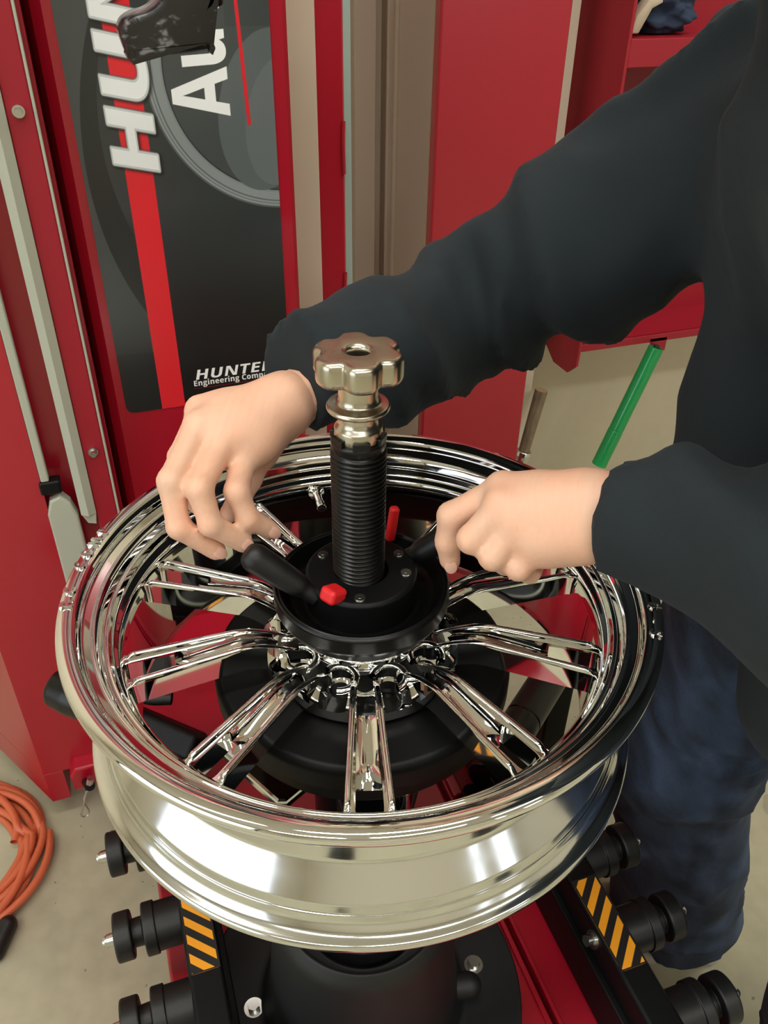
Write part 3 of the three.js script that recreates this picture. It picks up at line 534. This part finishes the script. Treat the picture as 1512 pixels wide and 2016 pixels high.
// ---------------------------------------------------------------- person
function nets(sdf, mn, mx, cell, uvScale = 1) {
  const nx = Math.ceil((mx.x - mn.x) / cell) + 1, ny = Math.ceil((mx.y - mn.y) / cell) + 1, nz = Math.ceil((mx.z - mn.z) / cell) + 1;
  const f = new Float32Array(nx * ny * nz); let q = 0;
  for (let k = 0; k < nz; k++) for (let j = 0; j < ny; j++) for (let i = 0; i < nx; i++) f[q++] = sdf(mn.x + i * cell, mn.y + j * cell, mn.z + k * cell);
  const at = (i, j, k) => (k * ny + j) * nx + i, id = new Int32Array(nx * ny * nz).fill(-1), pos = [], idx = [];
  const C = [[0, 0, 0], [1, 0, 0], [0, 1, 0], [1, 1, 0], [0, 0, 1], [1, 0, 1], [0, 1, 1], [1, 1, 1]], E = [[0, 1], [2, 3], [4, 5], [6, 7], [0, 2], [1, 3], [4, 6], [5, 7], [0, 4], [1, 5], [2, 6], [3, 7]];
  for (let k = 0; k < nz - 1; k++) for (let j = 0; j < ny - 1; j++) for (let i = 0; i < nx - 1; i++) {
    let m = 0; const v = C.map((c, n) => { const d = f[at(i + c[0], j + c[1], k + c[2])]; if (d < 0) m |= 1 << n; return d; });
    if (m === 0 || m === 255) continue;
    let x = 0, y = 0, z = 0, n = 0;
    for (const [a, b] of E) if ((v[a] < 0) !== (v[b] < 0)) { const t = v[a] / (v[a] - v[b]); x += C[a][0] + t * (C[b][0] - C[a][0]); y += C[a][1] + t * (C[b][1] - C[a][1]); z += C[a][2] + t * (C[b][2] - C[a][2]); n++; }
    id[at(i, j, k)] = pos.length / 3; pos.push(mn.x + (i + x / n) * cell, mn.y + (j + y / n) * cell, mn.z + (k + z / n) * cell);
  }
  const quad = (a, b, c, d, fl) => { if (a < 0 || b < 0 || c < 0 || d < 0) return; fl ? idx.push(a, b, c, a, c, d) : idx.push(a, c, b, a, d, c); };
  for (let k = 1; k < nz - 1; k++) for (let j = 1; j < ny - 1; j++) for (let i = 1; i < nx - 1; i++) {
    const s = f[at(i, j, k)] < 0;
    if (s !== f[at(i + 1, j, k)] < 0) quad(id[at(i, j - 1, k - 1)], id[at(i, j, k - 1)], id[at(i, j, k)], id[at(i, j - 1, k)], s);
    if (s !== f[at(i, j + 1, k)] < 0) quad(id[at(i - 1, j, k - 1)], id[at(i - 1, j, k)], id[at(i, j, k)], id[at(i, j, k - 1)], s);
    if (s !== f[at(i, j, k + 1)] < 0) quad(id[at(i - 1, j - 1, k)], id[at(i, j - 1, k)], id[at(i, j, k)], id[at(i - 1, j, k)], s);
  }
  const g = new THREE.BufferGeometry(); g.setAttribute('position', new THREE.BufferAttribute(new Float32Array(pos), 3)); g.setIndex(idx); g.computeVertexNormals();
  const uv = new Float32Array(pos.length / 3 * 2); for (let i = 0; i < pos.length / 3; i++) { uv[2 * i] = (pos[3 * i] + pos[3 * i + 2] * .6) / uvScale; uv[2 * i + 1] = (pos[3 * i + 1] + pos[3 * i + 2] * .5) / uvScale; }
  g.setAttribute('uv', new THREE.BufferAttribute(uv, 2)); return g;
}
const bone = (a, b, ra, rb) => ({ a, d: b.clone().sub(a), l2: a.distanceToSquared(b), ra, rb });
function field(bones, k) {   // smooth union of tapered capsules
  return (x, y, z) => { let r = 1e3;
    for (const b of bones) { const px = x - b.a.x, py = y - b.a.y, pz = z - b.a.z; let t = (px * b.d.x + py * b.d.y + pz * b.d.z) / b.l2; t = t < 0 ? 0 : t > 1 ? 1 : t;
      const dx = px - b.d.x * t, dy = py - b.d.y * t, dz = pz - b.d.z * t, d = Math.sqrt(dx * dx + dy * dy + dz * dz) - (b.ra + (b.rb - b.ra) * t);
      const h = k - Math.abs(r - d); r = h > 0 ? Math.min(r, d) - h * h / (4 * k) : Math.min(r, d); }
    return r; };
}
const boxOf = (pts, m) => { const b = new THREE.Box3().setFromPoints(pts); return [b.min.subScalar(m), b.max.addScalar(m)]; };
{
  const person = thing('person', 'person in a dark hoodie and blue jeans leaning over the wheel, gripping its nut', 'person', O(.5, 0, 0));
  const J = {
    pelvis: O(.43, .80, .0), hipR: O(.43, .78, -.10), hipL: O(.46, .78, .10), kneeR: O(.385, .45, -.115), kneeL: O(.50, .45, .13), ankR: O(.445, .09, -.125), ankL: O(.555, .09, .12),
    belly: O(.40, .92, 0), chest: O(.41, 1.08, 0), neck: O(.30, 1.27, 0), head: O(.17, 1.415, .01),
    shR: O(.345, 1.125, -.20), shL: O(.345, 1.18, .20), elR: O(.115, .922, -.275), elL: O(.455, .965, .27)
  };
  const wR = PD(560, 795, .735), wL = PD(1195, 1012, .615);
  // hands: [pixel x, pixel y, distance]
  const hand = (w, palm, fingers, rads) => { const fl = [], pl = [];
    const P = q => PD(q[0], q[1], q[2]);
    fingers.forEach((f, i) => { const p = f.map(P), r = rads[i]; pl.push(bone(w.clone(), p[0], .022, i === 4 ? .0155 : .0135)); for (let j = 0; j < 3; j++) fl.push([i, bone(p[j], p[j + 1], r * (1.12 - j * .09), r * (1.03 - j * .1))]); });
    palm.forEach(([a, b, r]) => pl.push(bone(P(a), P(b), r, r)));
    const pts = fingers.flat().map(P).concat([w]);
    const palmF = field(pl, .012), fF = fingers.map((_, i) => field(fl.filter(x => x[0] === i).map(x => x[1]), .004));
    return { sdf: (x, y, z) => { let r = palmF(x, y, z); for (const f of fF) { const d = f(x, y, z), k = .0045, h = k - Math.abs(r - d); r = h > 0 ? Math.min(r, d) - h * h / (4 * k) : Math.min(r, d); } return r; }, pts, tips: fingers.map(f => [P(f[2]), P(f[3])]) };
  };
  const HR = hand(wR, [[[470, 850, .715], [430, 850, .71], .019], [[500, 870, .715], [450, 820, .72], .020]], [
    [[478, 905, .700], [466, 968, .672], [488, 1020, .680], [530, 1043, .695]],
    [[432, 880, .692], [392, 962, .660], [415, 1032, .668], [478, 1068, .685]],
    [[392, 838, .700], [336, 948, .668], [352, 1038, .676], [425, 1083, .692]],
    [[395, 808, .725], [352, 900, .715], [362, 970, .72], [405, 1010, .73]],
    [[515, 890, .742], [490, 945, .745], [470, 985, .742], [452, 1010, .738]]], [.0096, .0100, .0100, .0088, .0105]);
  const HL = hand(wL, [[[1090, 1000, .612], [1090, 1050, .612], .022], [[1060, 985, .615], [1070, 1060, .615], .019], [[1150, 990, .615], [1150, 1045, .615], .024]], [
    [[990, 962, .618], [888, 1015, .628], [881, 1066, .640], [886, 1103, .652]],
    [[988, 995, .603], [928, 1062, .606], [955, 1078, .636], [985, 1066, .65]],
    [[1014, 1032, .602], [970, 1096, .606], [996, 1108, .634], [1020, 1088, .648]],
    [[1048, 1068, .606], [1020, 1118, .612], [1042, 1126, .634], [1062, 1100, .646]],
    [[1075, 965, .652], [1010, 980, .668], [955, 1000, .675], [918, 1022, .678]]], [.0098, .0100, .0096, .0088, .0105]);
  const lerp = (a, b, t) => a.clone().lerp(b, t);
  const bodyBones = [bone(J.hipR, J.kneeR, .07, .052), bone(J.kneeR, J.ankR, .05, .038), bone(J.hipL, J.kneeL, .07, .052), bone(J.kneeL, J.ankL, .05, .038),
    bone(J.hipR, J.hipL, .085, .085), bone(J.pelvis, J.chest, .09, .08), bone(J.shR, J.shL, .05, .05), bone(J.chest, J.neck, .07, .05), bone(J.neck, lerp(J.neck, J.head, .6), .05, .05),
    bone(J.shR, J.elR, .05, .04), bone(J.elR, wR, .038, .0255), bone(J.shL, J.elL, .05, .04), bone(J.elL, wL, .038, .0265),
    bone(J.ankR, J.ankR.clone().add(O(-.13, -.05, .0)), .036, .028), bone(J.ankL, J.ankL.clone().add(O(-.13, -.05, .0)), .036, .028)];
  const bf = field(bodyBones, .03);
  const [b0, b1] = boxOf(Object.values(J).concat([wR, wL]), .12);
  b0.y = -.01;
  const coarse = nets(bf, b0, b1, .014, .3);
  const fine = [HR, HL].map(h => { const [a, b] = boxOf(h.pts, .03); return nets(h.sdf, a, b, .0028, .3); });
  // head: skull, jaw, nose, ears, lips; the face looks along hd
  const hd = O(-.86, -.5, .02).normalize(), hu = O(-.5, .86, 0).normalize(), hs = hd.clone().cross(hu), H = J.head;
  const hp = (f, u, s) => H.clone().addScaledVector(hd, f).addScaledVector(hu, u).addScaledVector(hs, s);
  const headF = field([bone(hp(-.02, .035, 0), hp(.015, .03, 0), .085, .08), bone(hp(.02, -.02, 0), hp(.045, -.075, 0), .066, .036), bone(hp(.035, .0, -.025), hp(.035, .0, .025), .05, .05), bone(hp(.088, .018, 0), hp(.108, -.016, 0), .008, .013), bone(hp(.066, .026, -.04), hp(.078, .03, 0), .014, .012), bone(hp(.066, .026, .04), hp(.078, .03, 0), .014, .012),
    bone(hp(.082, -.046, -.018), hp(.082, -.046, .018), .009, .009), bone(hp(.0, .012, -.082), hp(-.01, -.02, -.083), .016, .010), bone(hp(.0, .012, .082), hp(-.01, -.02, .083), .016, .010), bone(hp(-.03, -.05, 0), J.neck, .052, .056)], .018);
  const headG = nets(headF, H.clone().subScalar(.19), H.clone().addScalar(.16), .0045, .3);
  const inv = g => g.translate(-person.position.x, -person.position.y, -person.position.z);
  const body = mesh('body', inv(merge([coarse, ...fine, headG])), M.skin, person);
  for (const s of [-1, 1]) { mesh('eye', inv(new THREE.SphereGeometry(.0125, 16, 12).translate(...hp(.070, .008, s * .032).toArray())), std({ color: 0xe8e4de, roughness: .2 }), body); mesh('pupil', inv(new THREE.SphereGeometry(.006, 12, 10).translate(...hp(.0785, .007, s * .032).toArray())), std({ color: 0x3a2a20, roughness: .2 }), body); }
  const hairF = field([bone(hp(-.028, .045, 0), hp(.005, .052, 0), .092, .084), bone(hp(-.05, .0, 0), hp(-.055, -.03, 0), .068, .05)], .03);
  mesh('hair', inv(nets((x, y, z) => { const v = V3(x, y, z).sub(H); const f = v.dot(hd), u = v.dot(hu); return Math.max(hairF(x, y, z) + .004 * noise.noise(x * 60, y * 60, z * 60), (f - .035) * .8 - (u - .03) * .9); }, H.clone().subScalar(.19), H.clone().addScalar(.17), .006)), M.hair, person);
  // finger nails on the visible tips
  for (const [h, list] of [[HR, [0, 1, 2]], [HL, [0]]]) for (const i of list) { const [a, b] = h.tips[i], d = b.clone().sub(a).normalize(), toCam = CAM.clone().sub(b).normalize(), n = toCam.addScaledVector(d, -toCam.dot(d)).normalize();
    const g = new THREE.SphereGeometry(1, 16, 10).scale(.0050, .0014, .0068); const m = new THREE.Matrix4().makeBasis(n.clone().cross(d), n, d); g.applyMatrix4(m); const c = b.clone().addScaledVector(n, .0072).addScaledVector(d, .001); mesh('fingernail', inv(g.translate(c.x, c.y, c.z)), M.nail, body); }
  // hoodie
  const cR = PD(585, 742, .74), cL = PD(1216, 1012, .612);
  const hoodBones = [bone(O(.42, .80, -.09), O(.385, 1.08, -.10), .13, .12), bone(O(.425, .80, .10), O(.375, 1.10, .10), .13, .125), bone(O(.385, 1.08, -.10), O(.375, 1.10, .10), .12, .125),
    bone(J.shR, J.shL, .09, .09), bone(J.chest, J.neck, .11, .08), bone(J.shR, lerp(J.shR, J.elR, .55), .092, .082), bone(lerp(J.shR, J.elR, .55), J.elR, .080, .058), bone(J.elR, lerp(J.elR, cR, .6), .058, .054), bone(lerp(J.elR, cR, .6), cR, .054, .046),
    bone(J.shL, J.elL, .098, .085), bone(J.elL, lerp(J.elL, cL, .55), .085, .068), bone(lerp(J.elL, cL, .55), cL, .068, .046)];
  const hf = field(hoodBones, .035), armR = cR.clone().sub(J.shR).normalize(), armL = cL.clone().sub(J.elL).normalize();
  const dR = cR.clone().sub(J.elR).normalize(), dL = cL.clone().sub(J.elL).normalize();
  const ridge = n => { const v = 1 - Math.abs(n); return v * v * v; }, fold = (n, w) => Math.exp(-n * n / (w * w));
  const hsdf = (x, y, z) => { let d = hf(x, y, z); if (Math.abs(d) > .05) return d;
    // folds run slantwise round the sleeves, long and soft on the trunk
    const s = x * armR.x + y * armR.y + z * armR.z, n2 = noise.noise(x * 5 + 9, y * 3, z * 5), n1 = noise.noise(s * 9 + 1.1 * n2, y * 3.2 + 2, z * 3.2), n3 = noise.noise(s * 17 + 4, y * 6, z * 6 + 5);
    d -= .019 * fold(n1, .20) + .008 * n2 + .007 * fold(n3, .25) - .010;
    // cut flat at the cuffs and the hem
    const q = (c, e) => (x - c.x) * e.x + (y - c.y) * e.y + (z - c.z) * e.z;
    const nearR = (x - cR.x) ** 2 + (y - cR.y) ** 2 + (z - cR.z) ** 2 < .0225, nearL = (x - cL.x) ** 2 + (y - cL.y) ** 2 + (z - cL.z) ** 2 < .0225;
    if (nearR) d = Math.max(d, q(cR, dR) - .002); if (nearL) d = Math.max(d, q(cL, dL) - .002);
    return Math.max(d, .725 + .02 * Math.sin(x * 9 + z * 7) - y); };
  const [h0, h1] = boxOf([J.shR, J.shL, J.elR, J.elL, cR, cL, J.neck, O(.4, .72, .0), O(.55, .8, .2), O(.3, .8, -.2), O(.5, .8, -.2)], .16);
  mesh('hoodie', inv(nets(hsdf, h0, h1, .0085, .25)), M.hoodie, person);
  const hoodG = new THREE.TorusGeometry(.07, .03, 14, 40).rotateX(Math.PI / 2); alongAxis(hoodG, J.neck.clone().add(O(.035, .035, 0)), O(-.35, 1, 0)); mesh('hood', inv(hoodG), M.hoodie, person);
  // jeans
  const jb = [bone(J.hipR, J.kneeR, .098, .078), bone(J.kneeR, lerp(J.kneeR, J.ankR, .97), .074, .086), bone(J.hipL, J.kneeL, .098, .078), bone(J.kneeL, lerp(J.kneeL, J.ankL, .97), .078, .074), bone(J.hipR, J.hipL, .115, .115)];
  const jf = field(jb, .035);
  const jsdf = (x, y, z) => { let d = jf(x, y, z); if (Math.abs(d) > .04) return d; d -= .013 * ridge(noise.noise(x * 7, y * 13 + 2 * noise.noise(x * 5, y * 5, z * 5), z * 7)) + .004 * noise.noise(x * 14, y * 20, z * 14) - .003; return Math.max(d, .082 + .016 * Math.sin(x * 21 + z * 13) - y, y - .84); };
  const [j0, j1] = boxOf([J.hipR, J.hipL, J.kneeR, J.kneeL, J.ankR, J.ankL], .15);
  mesh('jeans', inv(nets(jsdf, j0, j1, .009, .35)), M.jeans, person);
  for (const a of [J.ankR, J.ankL]) { const t = a.clone(); t.y = 0;
    const sh = field([bone(t.clone().add(O(.05, .05, 0)), t.clone().add(O(-.08, .045, 0)), .048, .044), bone(t.clone().add(O(-.08, .045, 0)), t.clone().add(O(-.16, .038, 0)), .044, .040)], .02);
    const [s0, s1] = boxOf([t.clone().add(O(.05, .0, 0)), t.clone().add(O(-.17, .05, 0))], .07); s0.y = .0;
    const shoe = mesh('shoe', inv(nets((x, y, z) => Math.max(sh(x, y, z), .02 - y), s0, s1, .006)), M.shoe, person);
    mesh('sole', inv(nets((x, y, z) => Math.max(sh(x, Math.max(y, .035), z) - .003, y - .026, .001 - y), V3(s0.x, -.012, s0.z), s1, .006)), M.sole, shoe); }
}

renderer.render(scene, camera);
